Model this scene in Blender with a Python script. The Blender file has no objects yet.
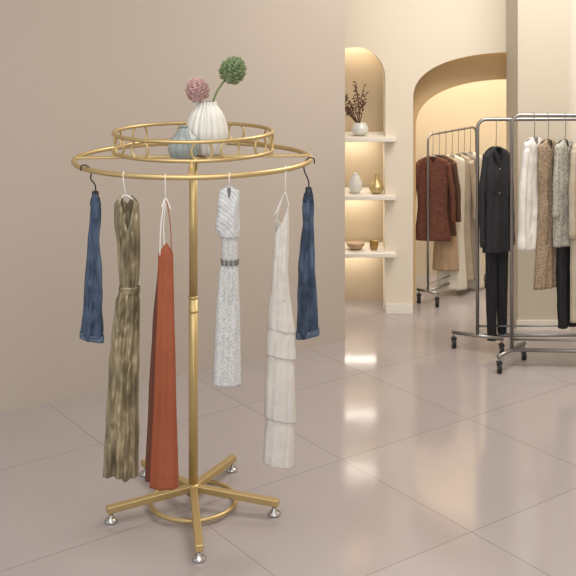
import bpy, math, random
from mathutils import Vector, Matrix, noise
random.seed(4)
scene=bpy.context.scene
try: scene.view_settings.view_transform='Standard'
except Exception: pass
COL=scene.collection
# ------------------------------------------------------------ materials
def srgb(r,g,b):
    f=lambda c:(c/255/12.92) if c/255<=0.04045 else ((c/255+0.055)/1.055)**2.4
    return (f(r),f(g),f(b),1)
def mat(name,rgb,rough=0.6,metal=0.0,rgb2=None,scale=20,bump=0.0,bscale=None,trans=0,sheen=0,coat=0,kind='noise',stretch=(1,1,1),emit=None,lo=0.3,hi=0.7):
    m=bpy.data.materials.new(name); m.use_nodes=True
    nt=m.node_tree; b=nt.nodes['Principled BSDF']
    b.inputs['Base Color'].default_value=srgb(*rgb)
    b.inputs['Roughness'].default_value=rough
    b.inputs['Metallic'].default_value=metal
    b.inputs['Transmission Weight'].default_value=trans
    b.inputs['Sheen Weight'].default_value=sheen
    b.inputs['Coat Weight'].default_value=coat
    if emit:
        b.inputs['Emission Color'].default_value=srgb(*emit[0]); b.inputs['Emission Strength'].default_value=emit[1]
    tc=nt.nodes.new('ShaderNodeTexCoord'); mp=nt.nodes.new('ShaderNodeMapping')
    mp.inputs['Scale'].default_value=stretch
    nt.links.new(tc.outputs['Object'],mp.inputs['Vector'])
    def tex(sc):
        if kind=='noise':
            t=nt.nodes.new('ShaderNodeTexNoise'); t.inputs['Scale'].default_value=sc; t.inputs['Detail'].default_value=4; out=t.outputs['Fac']
        elif kind=='voronoi':
            t=nt.nodes.new('ShaderNodeTexVoronoi'); t.inputs['Scale'].default_value=sc; out=t.outputs['Distance']
        else:
            t=nt.nodes.new('ShaderNodeTexWave'); t.inputs['Scale'].default_value=sc; t.inputs['Distortion'].default_value=1.5; t.bands_direction='DIAGONAL'; out=t.outputs['Fac']
        nt.links.new(mp.outputs['Vector'],t.inputs['Vector']); return out
    o=tex(scale)
    if rgb2:
        cr=nt.nodes.new('ShaderNodeValToRGB')
        cr.color_ramp.elements[0].position=lo; cr.color_ramp.elements[1].position=hi
        cr.color_ramp.elements[0].color=srgb(*rgb2); cr.color_ramp.elements[1].color=srgb(*rgb)
        nt.links.new(o,cr.inputs['Fac']); nt.links.new(cr.outputs['Color'],b.inputs['Base Color'])
    if bump:
        bp=nt.nodes.new('ShaderNodeBump'); bp.inputs['Strength'].default_value=bump; bp.inputs['Distance'].default_value=0.004
        nt.links.new(tex(bscale) if bscale else o,bp.inputs['Height']); nt.links.new(bp.outputs['Normal'],b.inputs['Normal'])
    return m
GOLD=mat('brushed_gold',(198,174,124),0.4,0.72,bump=0.05,scale=200)
GOLDD=mat('gold_dark',(165,135,85),0.4,0.85)
CHROME=mat('chrome_grey',(150,148,146),0.3,0.9)
STEEL=mat('steel_foot',(190,190,188),0.2,0.9)
BLACK=mat('black_rubber',(28,28,30),0.5)
WHITEP=mat('white_plastic',(228,226,222),0.35)
WALL=mat('taupe_wall_paint',(181,170,159),0.9,bump=0.03,scale=60)
CREAM=mat('cream_plaster',(224,212,192),0.9,bump=0.03,scale=40)
CREAM2=mat('cream_inner',(236,224,202),0.9)
OCHRE=mat('soffit_shade_ochre',(204,174,130),0.9)  # ochre stands in for the shading of the arch soffit
NICHE=mat('niche_plaster',(206,187,158),0.9)
COLM=mat('column_paint',(200,190,172),0.85)
CEILM=mat('ceiling_white',(240,238,234),0.9)
TRIM=mat('trim_cream',(232,224,210),0.6)
SATIN=mat('olive_satin',(168,154,124),0.33,0.35,rgb2=(104,94,72),scale=14,bump=0.7,bscale=32,stretch=(2.2,2.2,0.55),lo=0.33,hi=0.66)  # olive tone variation; pale streaks paint satin highlights into the colour
RUST=mat('rust_satin',(154,82,50),0.55,rgb2=(144,72,42),scale=5)
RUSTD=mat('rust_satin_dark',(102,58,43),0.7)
TWEED=mat('grey_white_knit',(200,201,199),0.85,rgb2=(156,158,160),scale=150,kind='voronoi',bump=0.15,lo=0.15,hi=0.5)
KNIT=mat('pale_cloth',(202,203,201),0.85,rgb2=(182,184,186),scale=32,kind='wave',bump=0.08)
BELTG=mat('grey_belt',(112,107,105),0.7)
LINEN=mat('off_white_chiffon',(210,206,199),0.75,rgb2=(200,195,188),scale=12,bump=0.08,bscale=260)
DENIM=mat('faded_denim',(88,106,130),0.85,rgb2=(44,58,80),scale=24,bump=0.3,bscale=300,stretch=(1.6,1.6,0.4),lo=0.35,hi=0.72)
DENIML=mat('denim_hem',(104,118,138),0.85,rgb2=(64,80,102),scale=90)
DENIMD=mat('denim_dark',(44,56,76),0.85)  # darker denim cloth for waistband and side seam
CER=mat('white_ceramic',(212,210,202),0.3,coat=0.4)
TEAL=mat('teal_ceramic',(150,157,154),0.22,coat=0.6,rgb2=(120,134,134),scale=8)
LEAFG=mat('protea_green',(134,150,106),0.6,rgb2=(88,110,76),scale=60)
LEAFP=mat('protea_pink',(206,164,168),0.6,rgb2=(158,134,118),scale=60)
STEM=mat('stem_green',(112,136,84),0.6)
def floor_mat():
    m=bpy.data.materials.new('polished_floor_tiles'); m.use_nodes=True; nt=m.node_tree; b=nt.nodes['Principled BSDF']
    tc=nt.nodes.new('ShaderNodeTexCoord'); mp=nt.nodes.new('ShaderNodeMapping')
    mp.inputs['Rotation'].default_value=(0,0,math.radians(-36)); mp.inputs['Location'].default_value=(0.22,0.31,0)
    nt.links.new(tc.outputs['Object'],mp.inputs['Vector'])
    br=nt.nodes.new('ShaderNodeTexBrick'); br.offset=0; br.inputs['Scale'].default_value=1.0
    br.inputs['Brick Width'].default_value=0.78; br.inputs['Row Height'].default_value=0.78
    br.inputs['Mortar Size'].default_value=0.0020; br.inputs['Mortar Smooth'].default_value=0.3
    br.inputs['Color1'].default_value=srgb(174,165,163); br.inputs['Color2'].default_value=srgb(168,159,157); br.inputs['Mortar'].default_value=srgb(134,124,121)
    nt.links.new(mp.outputs['Vector'],br.inputs['Vector'])
    no=nt.nodes.new('ShaderNodeTexNoise'); no.inputs['Scale'].default_value=2.2; no.inputs['Detail'].default_value=6
    nt.links.new(tc.outputs['Object'],no.inputs['Vector'])
    cr=nt.nodes.new('ShaderNodeValToRGB'); cr.color_ramp.elements[0].color=(.88,.87,.87,1); cr.color_ramp.elements[1].color=(1,1,1,1)
    nt.links.new(no.outputs['Fac'],cr.inputs['Fac'])
    mx=nt.nodes.new('ShaderNodeMix'); mx.data_type='RGBA'; mx.blend_type='MULTIPLY'; mx.inputs['Factor'].default_value=1
    nt.links.new(br.outputs['Color'],mx.inputs[6]); nt.links.new(cr.outputs['Color'],mx.inputs[7]); nt.links.new(mx.outputs[2],b.inputs['Base Color'])
    b.inputs['Roughness'].default_value=0.12; b.inputs['Specular IOR Level'].default_value=0.75
    return m
FLOORM=floor_mat()
# ------------------------------------------------------------ mesh helpers
def group(name,loc=(0,0,0)):
    e=bpy.data.objects.new(name,None); e.empty_display_size=0.1; e.location=loc; COL.objects.link(e); return e
def mk(name,verts,faces,m,parent=None,smooth=True):
    me=bpy.data.meshes.new(name); me.from_pydata([tuple(v) for v in verts],[],faces); me.update()
    ms=m if isinstance(m,(list,tuple)) else [m]
    for q in ms: me.materials.append(q)
    if smooth:
        for p in me.polygons: p.use_smooth=True
    o=bpy.data.objects.new(name,me); COL.objects.link(o)
    if parent:
        o.parent=parent; o.matrix_parent_inverse=Matrix.Translation(-Vector(parent.location))
    return o
def tube(name,pts,r,m,parent=None,closed=False,n=12,radii=None):
    P=[Vector(p) for p in pts]; N=len(P); V=[];F=[]
    up=None
    for i in range(N):
        if closed: t=(P[(i+1)%N]-P[i-1])
        else: t=P[min(i+1,N-1)]-P[max(i-1,0)]
        t.normalize()
        if up is None:
            up=Vector((0,0,1)) if abs(t.z)<0.9 else Vector((1,0,0))
        s=t.cross(up).normalized(); up=s.cross(t).normalized()
        rr=radii[i] if radii else r
        for k in range(n):
            a=2*math.pi*k/n; V.append(P[i]+s*math.cos(a)*rr+up*math.sin(a)*rr)
    for i in range(N if closed else N-1):
        j=(i+1)%N
        for k in range(n):
            l=(k+1)%n; F.append((i*n+k,i*n+l,j*n+l,j*n+k))
    if not closed:
        F.append(tuple(range(n-1,-1,-1))); F.append(tuple((N-1)*n+k for k in range(n)))
    return mk(name,V,F,m,parent)
def ring(name,c,R,r,m,parent=None,n=128,normal=None):
    pts=[]
    if normal is None: ax,ay=Vector((1,0,0)),Vector((0,1,0))
    else:
        nn=Vector(normal).normalized(); ax=Vector((0,0,1)); ay=nn.cross(ax)
    for i in range(n):
        a=2*math.pi*i/n; pts.append(Vector(c)+ax*R*math.cos(a)+ay*R*math.sin(a))
    return tube(name,pts,r,m,parent,closed=True,n=12)
def box(name,c,s,m,parent=None,rz=0,bevel=0.0,tilt=0):
    V=[];hx,hy,hz=s[0]/2,s[1]/2,s[2]/2
    R=Matrix.Rotation(rz,3,'Z')@Matrix.Rotation(tilt,3,'Y')
    for x in(-hx,hx):
        for y in(-hy,hy):
            for z in(-hz,hz): V.append(Vector(c)+R@Vector((x,y,z)))
    F=[(0,1,3,2),(4,6,7,5),(0,4,5,1),(2,3,7,6),(0,2,6,4),(1,5,7,3)]
    o=mk(name,V,F,m,parent,smooth=False)
    if bevel:
        b=o.modifiers.new('b','BEVEL'); b.width=bevel; b.segments=3
    return o
def lathe(name,prof,c,m,parent=None,n=96,ribs=0,amp=0):
    V=[];F=[]
    for (r,z) in prof:
        for k in range(n):
            a=2*math.pi*k/n
            rr=r*(1-amp*(1-abs(math.sin(a*ribs/2)))) if ribs else r
            V.append((c[0]+rr*math.cos(a),c[1]+rr*math.sin(a),c[2]+z))
    for i in range(len(prof)-1):
        for k in range(n):
            l=(k+1)%n; F.append((i*n+k,i*n+l,(i+1)*n+l,(i+1)*n+k))
    F.append(tuple(range(n-1,-1,-1)))
    F.append(tuple((len(prof)-1)*n+k for k in range(n)))
    return mk(name,V,F,m,parent)
def smoothprof(pts,sub=6):
    out=[];P=[Vector(p) for p in pts]
    for i in range(len(P)-1):
        p0=P[max(i-1,0)];p1=P[i];p2=P[i+1];p3=P[min(i+2,len(P)-1)]
        for k in range(sub):
            t=k/sub
            out.append(0.5*((2*p1)+(-p0+p2)*t+(2*p0-5*p1+4*p2-p3)*t*t+(-p0+3*p1-3*p2+p3)*t**3))
    out.append(P[-1]); return out
def interp(rows,d):
    if d<=rows[0][0]: return rows[0][1:]
    if d>=rows[-1][0]: return rows[-1][1:]
    for i in range(len(rows)-1):
        if rows[i][0]<=d<=rows[i+1][0]:
            a,b=rows[i],rows[i+1]; t=(d-a[0])/(b[0]-a[0]); t=t*t*(3-2*t)*0.5+t*0.5
            return [a[j]+(b[j]-a[j])*t for j in range(1,len(a))]
# cloth: pattern rows are (drop, left, right, halfdepth) in pattern units; ref = pattern coords of the hook
def garment(name,org,s,ref,rows,m,parent,front=None,back=None,hem=None,k=4,amp=1.0,wr=0.6,yaw=0,nu=56,nv=80,seed=0,ph=0.0,thick=0.0015,grow=0.0,yoff=0.0,edge=0.0):
    rx,ry=ref; W=1/math.cos(yaw); R=Matrix.Rotation(yaw,3,'Z'); O=Vector(org)
    d0,d1=rows[0][0],rows[-1][0]
    front=front or (lambda u:d0); back=back or front; hem=hem or (lambda u:d1)
    V=[];F=[]
    for side,top in((-1,front),(1,back)):
        base=len(V)
        for j in range(nv+1):
            v=j/nv
            for i in range(nu+1):
                u=-1+2*i/nu
                d=top(u)+(hem(u)-top(u))*v
                xl,xr,dp=interp(rows,d)
                xl-=grow; xr+=grow; dp+=grow
                if edge:
                    xl+=edge*noise.noise(Vector((seed+3.1,d*0.04,0))); xr+=edge*noise.noise(Vector((seed+9.7,d*0.05,0)))
                prog=max(0,(d-d0)/(d1-d0+1e-6))
                uu=u+0.02*math.sin(3*prog+k*u)
                x=xl+(xr-xl)*(uu+1)/2
                e=math.sqrt(max(0,1-u*u))
                y=side*dp*e
                fo=amp*(0.25+prog)*math.sin(k*math.pi*u+ph+1.2*math.sin(prog*2+side)+side*0.8)*(1-u**6)
                nz=noise.noise(Vector((x*0.11+seed,d*0.035,side*3+seed)))*wr*2+noise.noise(Vector((x*0.25,d*0.12+seed,side*5)))*wr
                y+=fo*0.6+nz*(1-u**4)
                if side==-1: y=min(y,-0.15*e)
                else: y=max(y,0.15*e)
                y+=yoff
                p=Vector(((x-rx)*s*W,y*s,0))
                p=R@p; p.z=-(d-ry)*s
                V.append(O+p)
        for j in range(nv):
            for i in range(nu):
                a=base+j*(nu+1)+i
                f=(a,a+1,a+nu+2,a+nu+1)
                F.append(f if side==-1 else f[::-1])
    o=mk(name,V,F,m,parent)
    md=o.modifiers.new('s','SOLIDIFY'); md.thickness=thick
    return o
def loc2w(org,s,ref,x,y,dy=0,yaw=0):
    W=1/math.cos(yaw); p=Matrix.Rotation(yaw,3,'Z')@Vector(((x-ref[0])*s*W,dy*s,0)); p.z=-(y-ref[1])*s
    return Vector(org)+p
def sleeve(name,org,s,ref,pts,radii,m,parent,yaw=0,flat=0.7):
    P=smoothprof([loc2w(org,s,ref,p[0],p[1],p[2] if len(p)>2 else 0,yaw) for p in pts],6)
    n=len(P); rr=[]
    for i in range(n):
        t=i/(n-1)*(len(radii)-1); a=int(min(t,len(radii)-2)); rr.append((radii[a]+(radii[a+1]-radii[a])*(t-a))*s*(1+0.08*math.sin(i*1.3)))
    return tube(name,P,0.01,m,parent,radii=rr,n=16)
def hanger(parent,org,s,ref,neck,armL,armR,m,tuber=0.0095,wire=0.0019,yaw=0,dy=0):
    h=tuber+wire; pts=[]
    for i in range(15):
        a=math.radians(-60+i*(240/14)); pts.append(Vector(org)+Vector((0,math.cos(a)*h,math.sin(a)*h)))
    nk=loc2w(org,s,ref,neck[0],neck[1],dy,yaw)
    last=pts[-1]
    mid=last.lerp(nk,0.35)+Vector((0,-0.006,0))
    tube('hook',smoothprof(pts+[mid,nk],3),wire,m,parent,n=8)
    a=loc2w(org,s,ref,*armL,dy,yaw); b=loc2w(org,s,ref,*armR,dy,yaw)
    tube('hanger_arms',smoothprof([a,a.lerp(nk,0.6)+Vector((0,0,0.004)),nk,b.lerp(nk,0.6)+Vector((0,0,0.004)),b],5),wire*1.3,m,parent,n=8)
# ------------------------------------------------------------ room shell
box('floor',(0.2,3.6,-0.03),(8.4,9.4,0.06),FLOORM)
box('ceiling',(0.2,3.6,3.25),(8.4,9.4,0.06),CEILM)
a=Vector((-3.6,3.734,0)); b=Vector((0.339,6.25,0)); d=(b-a); L=d.length; ang=math.atan2(d.y,d.x); nrm=Vector((-d.y,d.x,0)).normalized()
c=(a+b)/2+nrm*0.05
box('wall_left',(c.x,c.y,1.61),(L,0.1,3.22),WALL,rz=ang)
def arched_wall(name,X0,X1,zt,yf,th,openings,m):
    S=[]
    S.append((X0,0))
    for (cx,rx,zs,rz,p) in openings:
        S.append((cx-rx,0))
        for i in range(49):
            t=-math.cos(math.pi*i/48)
            S.append((cx+rx*t,zs+rz*(max(0,1-abs(t)**p))**(1/p)))
        S.append((cx+rx,0))
    S.append((X1,0)); V=[];F=[]
    for (x,bz) in S:
        V+=[(x,yf,bz),(x,yf,zt),(x,yf+th,bz),(x,yf+th,zt)]
    for i in range(len(S)-1):
        a=4*i;b=a+4
        if abs(S[i][0]-S[i+1][0])>1e-6:
            F.append((a,b,b+1,a+1)); F.append((a+2,a+3,b+3,b+2)); F.append((a+1,b+1,b+3,a+3))
        F.append((a,a+2,b+2,b))
    F.append((0,1,3,2)); e=4*(len(S)-1); F.append((e,e+2,e+3,e+1))
    return mk(name,V,F,m,smooth=False)
arched_wall('wall_back',-1.6,3.3,3.22,6.80,0.15,[(0.434,0.196,1.52,0.20,2.0),(1.55,0.74,1.38,0.31,2.4)],CREAM)
arched_wall('soffit_shade_arch',0.78,2.6,1.75,6.99,0.05,[(1.55,0.70,1.17,0.33,2.4)],OCHRE)  # added recessed panel, coloured to stand in for the shaded soffit band
box('wall_niche',(0.434,7.11,1.1),(0.52,0.04,2.2),NICHE)
box('wall_alcove_left',(0.745,7.33,1.61),(0.05,0.62,3.22),CREAM2)
box('wall_alcove',(1.9,7.78,1.61),(2.4,0.06,3.22),CREAM2)
box('wall_column',(1.567,6.62,1.61),(0.31,0.34,3.22),COLM)
box('wall_right_return',(2.5,6.70,1.61),(1.55,0.18,3.22),TRIM)
box('wall_right',(3.33,3.6,1.61),(0.08,9.2,3.22),CREAM)
box('baseboard_back',(0.72,6.79,0.03),(0.17,0.016,0.06),TRIM)
box('baseboard_column',(1.567,6.442,0.03),(0.33,0.014,0.06),TRIM)
# ------------------------------------------------------------ round rack
CX,CY=-0.378,4.19; RZ=1.385; RR=0.468
rk=group('round_clothing_rack',(CX,CY,0))
ring('hanging_ring',(CX,CY,RZ),RR,0.0098,GOLD,rk,n=160)
GR=0.315
ring('gallery_ring_lower',(CX,CY,RZ+0.035),GR,0.0075,GOLD,rk,n=140)
ring('gallery_ring_upper',(CX,CY,RZ+0.105),GR,0.0075,GOLD,rk,n=140)
for i,(ang_d) in enumerate([236,281,301,330,352,20,60,100,140,170,212]):
    a=math.radians(ang_d); n_=(math.cos(a),math.sin(a),0)
    ring('scroll_loop_%d'%i,(CX+GR*n_[0],CY+GR*n_[1],RZ+0.07),0.039,0.0042,GOLD,rk,n=40,normal=n_)
for i in range(4):
    a=math.radians(4+90*i); dx,dy=math.cos(a),math.sin(a)
    box('spoke_%d'%i,(CX+dx*RR/2,CY+dy*RR/2,RZ+0.006),(RR-0.006,0.022,0.010),GOLD,rk,rz=a,bevel=0.003)
    box('gallery_post_%d'%i,(CX+dx*GR,CY+dy*GR,RZ+0.02),(0.012,0.012,0.03),GOLD,rk,rz=a)
lathe('top_flange',[(0.001,-0.02),(0.020,-0.02),(0.024,-0.008),(0.05,-0.002),(0.05,0.012),(0.001,0.012)],(CX,CY,RZ),GOLD,rk,n=48)
tube('pole_lower',[(CX,CY,0.05),(CX,CY,0.83)],0.0185,GOLD,rk,n=32)
tube('pole_upper',[(CX,CY,0.80),(CX,CY,RZ)],0.0168,GOLD,rk,n=32)
for z in(0.775,0.83):
    lathe('pole_collar',[(0.017,-0.006),(0.0200,-0.004),(0.0204,0),(0.0200,0.004),(0.0165,0.006)],(CX,CY,z),GOLD,rk,n=40)
ring('base_ring',(CX,CY,0.020),0.170,0.0085,GOLD,rk,n=90)
for i,(ad,LL) in enumerate([(204,0.352),(278,0.435),(346,0.352),(66,0.355),(130,0.37)]):
    a=math.radians(ad); dx,dy=math.cos(a),math.sin(a)
    sl=math.atan2(0.022,LL)
    box('leg_%d'%i,(CX+dx*LL/2,CY+dy*LL/2,0.060),(LL,0.030,0.026),GOLD,rk,rz=a,bevel=0.004,tilt=sl)
    fx,fy=CX+dx*(LL-0.018),CY+dy*(LL-0.018)
    lathe('levelling_foot_%d'%i,[(0.001,0),(0.024,0),(0.026,0.006),(0.02,0.014),(0.008,0.018),(0.008,0.040),(0.001,0.040)],(fx,fy,0),STEEL,rk,n=32)
lathe('hub',[(0.001,0.045),(0.026,0.045),(0.026,0.082),(0.0185,0.088)],(CX,CY,0),GOLD,rk,n=40)
# ------------------------------------------------------------ vases + flowers
VZ=RZ+0.0125
vx,vy=-0.325,4.20
prof=smoothprof([(0.040,0),(0.066,0.012),(0.084,0.06),(0.086,0.10),(0.070,0.155),(0.045,0.195),(0.038,0.212),(0.033,0.207),(0.030,0.18)],6)
v1=lathe('ribbed_white_vase',[(0.001,0)]+[(p[0],p[1]) for p in prof],(vx,vy,VZ),CER,None,n=192,ribs=16,amp=0.10)
tx,ty=-0.405,4.075
prof=smoothprof([(0.028,0),(0.05,0.01),(0.062,0.04),(0.054,0.075),(0.030,0.105),(0.018,0.120),(0.020,0.128),(0.014,0.124)],6)
lathe('teal_vase',[(0.001,0)]+[(p[0],p[1]) for p in prof],(tx,ty,VZ),TEAL,None,n=144,ribs=12,amp=0.07)
def flower(name,base,head,R,m,mc,tilt,mid):
    g=group(name,head)
    tube('stem',smoothprof([base,Vector(base).lerp(Vector(head),0.5)+Vector(mid),head],6),0.0042,STEM,g,n=8)
    V=[];F=[]
    ax=Vector(tilt).normalized(); q=Vector((0,0,1)).rotation_difference(ax)
    layers=9
    for l in range(layers):
        ph=math.radians(158-l*18)
        npet=max(3,int(9*math.sin(ph)+2))
        for k in range(npet):
            th=2*math.pi*(k+0.5*(l%2))/npet
            dr=Vector((math.sin(ph)*math.cos(th),math.sin(ph)*math.sin(th),math.cos(ph)*1.15))
            up=Vector((0,0,1)); tp=(dr*0.6+up*0.65).normalized(); side=Vector((-math.sin(th),math.cos(th),0))
            c0=dr*R*0.56; b=len(V)
            ln=R*0.60; w=R*0.28; nn=side.cross(tp).normalized()
            pts=[c0, c0+tp*ln*0.5+side*w, c0+tp*ln*0.5-side*w, c0+tp*ln, c0+tp*ln*0.5+nn*w*0.6, c0+tp*ln*0.5-nn*w*0.6]
            V+=[Vector(head)+q@p for p in pts]
            F+=[(b,b+1,b+4),(b+1,b+3,b+4),(b+3,b+2,b+4),(b+2,b,b+4),(b,b+5,b+1),(b+1,b+5,b+3),(b+3,b+5,b+2),(b+2,b+5,b)]
    o=mk('petals',V,F,m,g,smooth=False)
    cv=smoothprof([(0.3,-0.75),(0.6,-0.5),(0.7,0),(0.55,0.45),(0.05,0.7)],4)
    lathe('core',[(0.001,-0.75*R)]+[(p[0]*R,p[1]*R) for p in cv],head,mc,g,n=24)
flower('pink_protea_stem',(vx-0.012,vy,VZ+0.17),(-0.358,4.17,1.652),0.050,LEAFP,LEAFP,(-0.3,-0.2,0.95),(-0.004,0,0))
flower('green_protea_stem',(vx+0.012,vy,VZ+0.17),(-0.224,4.19,1.728),0.057,LEAFG,LEAFG,(0.5,-0.2,0.85),(-0.012,0,0.008))
# ------------------------------------------------------------ garments on the round rack
def ringpt(c):
    s_=math.sqrt(1-c*c); return (CX+RR*c,CY-RR*s_,RZ)
def denim(name,cc,ref,rows,lean):
    o=ringpt(cc); s=o[1]/1050; g=group(name,o)
    nx,ny=(rows[0][1]+rows[0][2])/2,rows[0][0]
    P=[loc2w(o,s,ref,ref[0]-lean*7,ref[1]+1,0),loc2w(o,s,ref,ref[0]-lean*6,ref[1]-4,-1),loc2w(o,s,ref,ref[0]-lean*1,ref[1]-4.4,-1),loc2w(o,s,ref,ref[0]+lean*3.5,ref[1]+1,0),loc2w(o,s,ref,ref[0]+lean*3,ref[1]+9,0),loc2w(o,s,ref,nx,ny-8,0),loc2w(o,s,ref,nx,ny+4,0)]
    tube('black_hook',smoothprof(P,6),0.0028,BLACK,g,n=8)
    box('hanger_clip',loc2w(o,s,ref,nx,ny+4,0),(0.024,0.02,0.05),BLACK,g,bevel=0.004)
    garment('denim_body',o,s,ref,rows,DENIM,g,k=1.6,amp=1.6,wr=1.8,seed=ref[0],edge=1.2,hem=lambda u:rows[-1][0]+lean*2.2*u)
    r2=[(rows[-1][0]-6,)+tuple(interp(rows,rows[-1][0]-6)),(rows[-1][0],)+rows[-1][1:]]
    garment('hem_band',o,s,ref,r2,DENIML,g,grow=0.6,k=1.6,amp=1.2,wr=0.4,nv=6,front=lambda u:rows[-1][0]-6+lean*2.2*u,hem=lambda u:rows[-1][0]+0.5+lean*2.2*u)
    r3=[(rows[0][0]+4,)+tuple(interp(rows,rows[0][0]+4)),(rows[0][0]+12,)+tuple(interp(rows,rows[0][0]+12))]
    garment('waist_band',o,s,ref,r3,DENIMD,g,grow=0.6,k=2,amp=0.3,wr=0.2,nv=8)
    P=[]
    for i in range(30):
        dd=rows[0][0]+14+(rows[-1][0]-rows[0][0]-18)*i/29
        xl,xr,dp=interp(rows,dd); q=0.35 if lean>0 else 0.62
        P.append(loc2w(o,s,ref,xl+(xr-xl)*q,dd,-dp*math.sqrt(1-(2*q-1)**2)-1.6))
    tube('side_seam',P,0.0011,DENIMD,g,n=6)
denim('hanging_denim_jeans',-0.78,(85.5,169),[(193,90,96,2.5),(205,88.5,98,3.5),(222,88,98,4),(240,86,97,4.5),(270,83.5,99,5),(305,81,100,5.5),(339,78,101,5.5)],1)
denim('hanging_denim_jeans',0.97,(310,162),[(189,308,314,2.5),(206,305,316,3.5),(222,306,316,4),(240,303,316,4.5),(270,301,318,5),(300,300,320,5.5),(336,299,321,5.5)],-1)
# satin dress
o=ringpt(-0.455); s=o[1]/1050; ref=(122,176); g=group('satin_midi_dress',o)
R=[(196,116,134,3),(204,113,137,4.5),(225,113,138,6),(250,116,138,6.5),(275,118,138,6),(291,119,136,5.2),(302,114,138,6.5),(340,110,138,7.5),(400,106,137,8.5),(477,102,137,9.5)]
fn=lambda u: 197+ (34*max(0,1-abs(u-0.1)/0.6)) + 8*max(0,abs(u)-0.75)/0.25
bk=lambda u: 197+ 8*max(0,1-abs(u)/0.5)+ 8*max(0,abs(u)-0.75)/0.25
garment('dress_body',o,s,ref,R,SATIN,g,front=fn,back=bk,k=4,amp=2.6,wr=1.8,seed=3,nu=90,nv=130,edge=1,hem=lambda u:476+1.5*math.sin(4*u))
garment('waist_belt',o,s,ref,[(287,119,137,5.4),(294,119,137,5.4)],SATIN,g,grow=1.2,k=3,amp=0.3,wr=0.2,nv=6)
tube('belt_tie',smoothprof([loc2w(o,s,ref,121,291,-8),loc2w(o,s,ref,119,310,-10),loc2w(o,s,ref,122,335,-9)],5),0.003,SATIN,g,n=8)
hanger(g,o,s,ref,(124,196),(117,202),(133,202),WHITEP)
# rust dress
o=ringpt(-0.12); s=o[1]/1050; ref=(165,178); g=group('rust_slip_dress',o)
R=[(244,160.5,170.5,1.5),(256,158,172,3),(300,157,173,4.5),(380,154,175,6.5),(487,149,178,8)]
garment('dress_front',o,s,ref,R,RUST,g,front=lambda u:244+10*abs(u)**1.5,k=2.0,amp=1.3,wr=0.35,seed=6,nu=80,nv=100)
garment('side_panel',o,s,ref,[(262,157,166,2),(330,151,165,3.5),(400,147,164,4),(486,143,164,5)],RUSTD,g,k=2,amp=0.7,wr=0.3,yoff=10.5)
tube('strap_1',smoothprof([loc2w(o,s,ref,159.5,256,-2),loc2w(o,s,ref,160.5,226,-2),loc2w(o,s,ref,164,200,0)],6),0.0022,WHITEP,g,n=8)
tube('strap_2',smoothprof([loc2w(o,s,ref,171,254,-2),loc2w(o,s,ref,170,226,-2),loc2w(o,s,ref,166,200,0)],6),0.0018,RUST,g,n=8)
tube('strap_3',smoothprof([loc2w(o,s,ref,164,250,-1),loc2w(o,s,ref,163,226,0),loc2w(o,s,ref,165,204,0)],6),0.0018,WHITEP,g,n=8)
hanger(g,o,s,ref,(165,199),(161,208),(170,210),WHITEP)
# knit coat
o=ringpt(0.36); s=o[1]/1050; ref=(230,177); g=group('knit_coat_dress',o)
garment('coat_skirt',o,s,ref,[(225,222,238,5),(258,223,238,5),(263,223,238,4.6),(275,220,239,6),(320,216.5,241,7.5),(385,214,242,9)],TWEED,g,k=3,amp=1.2,wr=0.5,seed=9,nv=100)
garment('coat_top',o,s,ref,[(187,226,234,3),(192,221,239,5),(205,218,240,7),(222,216.5,240,7.5),(235,217,240,7)],KNIT,g,front=lambda u:187+12*max(0,1-abs(u)/0.3)+5*abs(u)**3,back=lambda u:187+5*abs(u)**3,hem=lambda u:234+4*math.sin(3*u+1),k=3,amp=1.1,wr=1.1,seed=4,edge=2)
garment('coat_sash_wrap',o,s,ref,[(230,220,239,6),(237,221,239,6)],KNIT,g,grow=1,k=3,amp=0.6,wr=0.6,nv=10)
garment('coat_belt',o,s,ref,[(260,223,238,5),(265.5,223,238,5)],BELTG,g,grow=1.1,k=2,amp=0.2,wr=0.1,nv=6)
for q in(225.5,230,234.5):
    tube('front_cord',smoothprof([loc2w(o,s,ref,q,236,-8),loc2w(o,s,ref,q-0.3,262,-7.5),loc2w(o,s,ref,q-0.8,300,-9)],6),0.0012,KNIT,g,n=6)
hanger(g,o,s,ref,(230,188),(223,193),(237,193),WHITEP)
# white tiered dress
o=ringpt(0.79); s=o[1]/1050; ref=(288,170); g=group('white_tiered_dress',o)
garment('bodice',o,s,ref,[(205,283,290,1.5),(222,278,291,3),(245,277,291,4.5),(270,275,290,5),(300,273,292,5.5)],LINEN,g,front=lambda u:222-12*u if u<0 else 222-17*u,back=lambda u:226-8*abs(u),k=3,amp=1.1,wr=0.7,seed=2)
garment('tier_1',o,s,ref,[(288,274,291,5.6),(310,271,294,6.6),(332,270,297,7.5)],LINEN,g,k=3.5,amp=0.9,wr=0.5,seed=12,hem=lambda u:330+3*u)
garment('tier_2',o,s,ref,[(322,271,295,6),(340,269,297,7.6),(359,268.5,298,8.6)],LINEN,g,k=3.5,amp=0.9,wr=0.5,seed=13,hem=lambda u:356+3*u,ph=1)
garment('tier_3',o,s,ref,[(350,270,296,6.6),(385,268,297,8.6),(422,267,298,9.6)],LINEN,g,k=3.5,amp=1.0,wr=0.5,seed=14,hem=lambda u:419+3*u,ph=2)
garment('tier_4',o,s,ref,[(410,269,296,7.6),(440,267,297,9),(466,266,296,9.6)],LINEN,g,k=3.5,amp=1.1,wr=0.5,seed=15,hem=lambda u:464+2*u,ph=3)
tube('strap_1',smoothprof([loc2w(o,s,ref,278,224,-2),loc2w(o,s,ref,281,210,-2),loc2w(o,s,ref,287,192,0)],6),0.002,LINEN,g,n=8)
tube('strap_2',smoothprof([loc2w(o,s,ref,291,210,-2),loc2w(o,s,ref,290,202,-2),loc2w(o,s,ref,288,192,0)],6),0.002,LINEN,g,n=8)
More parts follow.
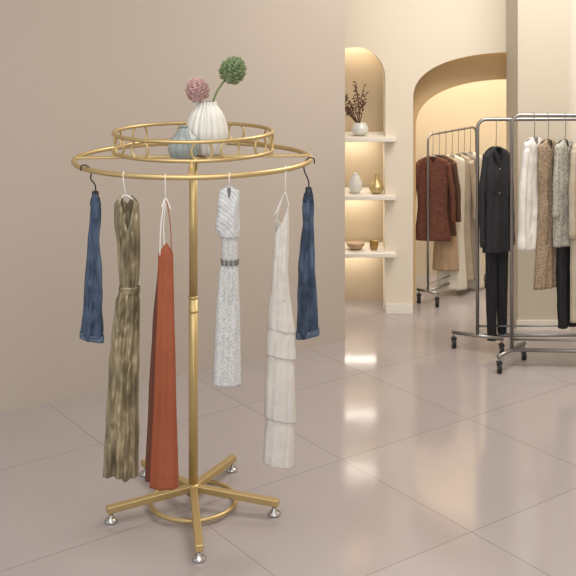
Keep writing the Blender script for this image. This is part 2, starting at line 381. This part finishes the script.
hanger(g,o,s,ref,(287.5,193),(277,216),(291,206),WHITEP)
# ------------------------------------------------------------ wheeled garment racks
def caster(parent,x,y):
    tube('caster_wheel',[(x-0.010,y,0.027),(x+0.010,y,0.027)],0.027,BLACK,parent,n=24)
    tube('caster_hub',[(x-0.013,y,0.027),(x+0.013,y,0.027)],0.012,CHROME,parent,n=16)
    box('caster_fork',(x,y,0.055),(0.030,0.030,0.012),BLACK,parent,bevel=0.003)
    tube('caster_stem',[(x,y,0.055),(x,y,0.085)],0.007,CHROME,parent)
def zrack(name,p,dr,ln,h,bdir,bl,r=0.011,m=CHROME):
    g=group(name,(p[0],p[1],0)); d=Vector((dr[0],dr[1],0)).normalized(); q=Vector((bdir[0],bdir[1],0)).normalized()
    A=Vector((p[0],p[1],0)); B=A+d*ln; bz=0.09
    c=0.05; pts=[A+Vector((0,0,bz)),A+Vector((0,0,h-c))]
    for i in range(1,7):
        a=math.pi/2*i/6; pts.append(A+d*(c-c*math.cos(a))+Vector((0,0,h-c+c*math.sin(a))))
    for i in range(0,7):
        a=math.pi/2*i/6; pts.append(B-d*(c-c*math.sin(a))+Vector((0,0,h-c+c*math.cos(a))))
    pts.append(B+Vector((0,0,bz)))
    tube('frame',pts,r,m,g,n=16)
    tube('base_rail',[A+Vector((0,0,bz)),B+Vector((0,0,bz))],r*1.05,m,g)
    tube('base_rail_upper',[A+q*0.01+Vector((0,0,bz+0.055)),B+q*0.01+Vector((0,0,bz+0.055))],r*0.6,m,g)
    for k,E in enumerate((A,B)):
        tube('foot_bar_%d'%k,[E-q*bl/2+Vector((0,0,bz)),E+q*bl/2+Vector((0,0,bz))],r*1.1,m,g)
        for e in(-1,1):
            w=E+q*e*(bl/2-0.01); caster(g,w.x,w.y)
    return g
def pt_on(px,Y): return (px-288)*Y/1050
zrack('garment_rack',(1.236,5.80),(1,-0.06),1.05,1.387,(.38,.45),0.30,r=0.010)
zrack('garment_rack',(1.092,6.05),(1,0.02),1.05,1.335,(.75,-.35),0.30,r=0.010)
zrack('garment_rack',(0.93,6.98),(0.62,0.72),0.62,1.13,(.5,-.4),0.16,r=0.008)
def top(name,org,ref,s,rows,m,yaw,sl=None,neck=0.35,depth=10,hm=CHROME,lapel=None,k=3,amp=1,wr=0.8,skirt=None,seed=1):
    g=group(name,org); d0=rows[0][0]
    garment('body',org,s,ref,rows,m,g,front=lambda u:d0+depth*max(0,1-abs(u)/neck)+4*abs(u)**4,back=lambda u:d0+4*abs(u)**4,k=k,amp=amp,wr=wr,yaw=yaw,nu=44,nv=50,seed=seed)
    if sl:
        for i,(P,rad) in enumerate(sl): sleeve('sleeve_%d'%i,org,s,ref,P,rad,m,g,yaw)
    if lapel:
        cx=(rows[0][1]+rows[0][2])/2
        for e in(-1,1):
            xs=[(cx+e*2.5,d0+1,-4),(cx+e*4.5,d0+depth*0.7,-5.5),(cx+e*0.5,d0+depth*2.2,-6.5)]
            sleeve('lapel_%d'%e,org,s,ref,xs,[0.8,1.6,0.4],lapel,g,yaw)
        for i in range(3):
            P=loc2w(org,s,ref,cx,d0+depth*2.4+i*12,-7,yaw); lathe('button',[(0.001,-0.004),(0.005,-0.002),(0.005,0.002),(0.001,0.004)],P,CHROME,g,n=12)
    if skirt:
        for i,(r2,m2) in enumerate(skirt): garment('lower_%d'%i,org,s,ref,r2,m2,g,k=k,amp=amp,wr=wr,yaw=yaw,nu=40,nv=40,seed=seed+i)
    cx=(rows[0][1]+rows[0][2])/2
    hanger(g,org,s,ref,(cx,d0),(rows[0][1],d0+4),(rows[0][2],d0+4),hm,tuber=0.011,wire=0.002,yaw=yaw)
    return g
SUIT=mat('black_suiting',(34,33,37),0.75,bump=0.2,scale=120)
SUIT2=mat('black_trouser',(24,24,27),0.8)
BLOUSE=mat('white_blouse_cloth',(228,225,220),0.7,rgb2=(210,205,198),scale=18)
LACE=mat('tan_lace',(158,138,114),0.8,rgb2=(124,104,84),scale=90,kind='voronoi',bump=0.4,lo=0.2,hi=0.6)
SEQ=mat('grey_lace_cloth',(176,172,160),0.7,rgb2=(136,133,122),scale=80,kind='voronoi',bump=0.4,lo=0.2,hi=0.6)
COATB=mat('beige_coat_cloth',(190,178,158),0.8,rgb2=(170,156,134),scale=15)
BRICK=mat('brick_red_tweed',(116,68,50),0.85,rgb2=(84,47,36),scale=60,bump=0.4)
BROWN=mat('brown_wool',(90,60,44),0.85)
TAN=mat('tan_cloth',(180,152,122),0.8)
IVORY=mat('ivory_cloth',(224,216,200),0.8)
GREYC=mat('grey_cloth',(150,143,134),0.8)
Y=6.052; s=Y/1050; ref=(496,120); org=(pt_on(496,Y),Y,1.335)
top('black_trouser_suit',org,ref,s,[(147,490,502,2),(153,484,509,5),(175,483,510,7),(205,484,509,6.5),(252,482,511,8)],SUIT,0.35,
    sl=[([(486,154,0),(481,185,-1),(480,225,-2),(480,246,-3)],[3.4,3.2,2.8,2.6]),([(507,154,0),(511,185,-1),(512,225,-2),(512,246,-3)],[3.4,3.2,2.8,2.6])],
    depth=9,lapel=SUIT2,skirt=[([(245,485,497,4),(300,486,496.5,4),(340,487,496,3.6)],SUIT2),([(245,497,509,4),(300,497.5,508,4),(338,498,507,3.6)],SUIT2)])
Y=5.80; s=Y/1050
def rail(px,dy=0):
    Yr=5.80-0.06*(pt_on(px,5.8)-1.236); return (pt_on(px,Yr),Yr,1.387)
YW=0.62
ref=(534,115)
top('white_blouse',rail(534),ref,s,[(137,528,541,2),(144,522,546,4),(170,522,547,5),(210,522,546,5),(248,519,547,6)],BLOUSE,YW,
    sl=[([(525,147,0),(520,185,-1),(518,220,-2),(517,246,-3)],[3.4,3.6,3.8,4.8])],depth=8)
ref=(548,115)
top('tan_lace_dress',rail(548),ref,s,[(139,542,554,2),(146,536,560,4),(170,536,559,5),(195,538,558,5),(215,537,560,5.5),(286,532,563,6)],LACE,YW,depth=10,k=4)
ref=(565,115)
top('grey_lace_top',rail(565),ref,s,[(139,559,571,2),(146,553,577,4),(180,553,578,5),(244,551,580,6)],SEQ,YW,depth=9,
    sl=[([(556,148,0),(553,180,-1),(552,215,-2)],[3,3,3.4])],skirt=[([(238,556,567,4),(290,557,567,4),(326,558,566.5,4)],SUIT2),([(238,567,578,4),(290,567,577,4),(326,567.5,576,4)],SUIT2)])
ref=(583,115)
top('beige_coat',rail(583),ref,s,[(138,577,589,2),(146,570,596,4),(180,570,596,5),(240,569,597,6),(318,568,599,6)],COATB,YW,depth=10,
    sl=[([(573,148,0),(569,185,-1),(568,235,-2)],[3.6,3.6,3.6])])
ref=(604,115)
top('ivory_shirt',rail(604),ref,s,[(138,598,610,2),(146,592,616,4),(200,592,616,5),(250,592,616,5)],IVORY,YW)
zr=1.13
def railc(t): 
    d=Vector((0.62,0.72,0)).normalized(); p=Vector((0.93,6.98,zr))+d*t; return p
def cl(name,t,w,top_,bot,m,sleeves=True,yaw=-0.12,sk=None):
    p=railc(t); s=p.y/1050; h=w/2
    rows=[(top_,-h*0.45,h*0.45,1.2),(top_+6,-h*0.85,h*0.85,3),(top_+30,-h*0.85,h*0.85,4),(top_+(bot-top_)*0.6,-h*0.8,h*0.8,4),(bot,-h,h,5)]
    S=[([(-h*0.8,top_+7,0),(-h*1.05,top_+35,-1),(-h*1.1,top_+66,-1)],[3,2.9,2.5]),([(h*0.8,top_+7,0),(h*1.05,top_+35,-1),(h*1.1,top_+66,-1)],[3,2.9,2.5])] if sleeves else None
    top(name,p,(0,0),s,rows,m,yaw,sl=S,depth=7,skirt=sk,amp=0.7,wr=0.5)
cl('brick_tweed_jacket',0.06,36,22,106,BRICK)
cl('brown_wool_jacket',0.14,34,22,102,BROWN)
cl('tan_dress',0.22,26,24,138,TAN,False)
cl('ivory_long_dress',0.30,30,24,158,IVORY,False)
cl('beige_long_coat',0.38,30,24,150,COATB)
cl('grey_long_dress',0.46,28,24,150,GREYC,False)
cl('ivory_long_dress',0.54,28,24,160,IVORY,False)
# ------------------------------------------------------------ niche shelves and decor
sz=[]
for i,py in enumerate((137,195,252)):
    z=2-(py-4)*6.78/1050; sz.append(z)
    box('display_shelf',(0.47,6.90,z-0.013),(0.45,0.33,0.026),TRIM,None,bevel=0.003)
def decor(name,prof,x,y,z,m,**k):
    P=smoothprof(prof,5); lathe(name,[(0.001,P[0][1])]+[(p[0],p[1]) for p in P],(x,y,z),m,None,n=48,**k)
decor('round_white_pot',[(0.02,0),(0.05,0.02),(0.055,0.05),(0.035,0.085),(0.03,0.08)],0.47,6.85,sz[0],CER)
decor('white_jar',[(0.02,0),(0.04,0.02),(0.045,0.06),(0.03,0.10),(0.02,0.12),(0.022,0.13)],0.44,6.85,sz[1],CER)
decor('gold_jar',[(0.02,0),(0.042,0.02),(0.045,0.05),(0.02,0.085),(0.012,0.12),(0.016,0.13)],0.575,6.83,sz[1],GOLD)
decor('wood_bowl',[(0.02,0),(0.05,0.02),(0.06,0.045),(0.055,0.043)],0.44,6.85,sz[2],TAN)
decor('small_brass_cup',[(0.02,0),(0.028,0.03),(0.03,0.06),(0.027,0.058)],0.56,6.84,sz[2],GOLDD)
g=group('dried_branches',(0.45,6.88,sz[0]+0.07))
for i in range(16):
    a=random.uniform(-1.1,0.5); l=random.uniform(0.13,0.30); bx=0.465
    p0=Vector((bx,6.86,sz[0]+0.06)); p2=p0+Vector((math.sin(a)*l*0.6-0.02,random.uniform(-0.03,0.06),math.cos(a)*l)); pm=p0.lerp(p2,0.5)+Vector((random.uniform(-.01,.01),0,0.01))
    tube('twig',smoothprof([p0,pm,p2],4),0.0025,BROWN,g,n=6)
    V=[];F=[]
    for k in range(7):
        c=pm.lerp(p2,k/6); b=len(V); w=0.011; sd=Vector((random.uniform(-1,1),random.uniform(-.5,.5),random.uniform(-.3,1))).normalized(); pr=sd.cross(Vector((0,1,0))).normalized()
        V+=[c,c+sd*w+pr*w*0.5,c+sd*w*2.2,c+sd*w-pr*w*0.5]; F.append((b,b+1,b+2,b+3))
    mk('leaves',V,F,BROWN,g)
# ------------------------------------------------------------ lights
def area(name,loc,sx,sy,e,col,rot=(0,0,0)):
    l=bpy.data.lights.new(name,'AREA'); l.shape='RECTANGLE'; l.size=sx; l.size_y=sy; l.energy=e; l.color=col
    o=bpy.data.objects.new(name,l); o.location=loc; o.rotation_euler=rot; COL.objects.link(o); return o
area('ceiling_panel_light_front',(-0.4,2.4,3.15),3.0,2.2,57,(1,0.99,0.975))
area('ceiling_panel_light_store',(1.5,5.3,3.15),1.6,1.0,66,(1,0.96,0.90))
area('alcove_light',(1.5,7.4,2.9),1.2,0.5,48,(1,0.95,0.87))
area('softbox_camera_side',(0.3,-0.6,2.4),3.0,1.8,48,(1,0.99,0.975),(math.radians(72),0,0))
for i,z in enumerate(sz):
    area('shelf_strip_light_%d'%i,(0.434,7.0,z-0.03),0.3,0.03,0.8,(1,0.92,0.80))
area('niche_top_light',(0.434,7.0,1.85),0.3,0.06,1.5,(1,0.92,0.80))
w=bpy.data.worlds.new('world'); scene.world=w; w.use_nodes=True
bg=w.node_tree.nodes['Background']; bg.inputs[0].default_value=(0.99,0.985,0.98,1); bg.inputs[1].default_value=0.74
# ------------------------------------------------------------ camera
cd=bpy.data.cameras.new('camera'); cd.sensor_width=36; cd.sensor_fit='HORIZONTAL'; cd.lens=1050/576*36; cd.shift_y=-284/576; cd.clip_end=50
co=bpy.data.objects.new('camera',cd); co.location=(0,0,2.0); co.rotation_euler=(math.radians(90),0,0); COL.objects.link(co); scene.camera=co
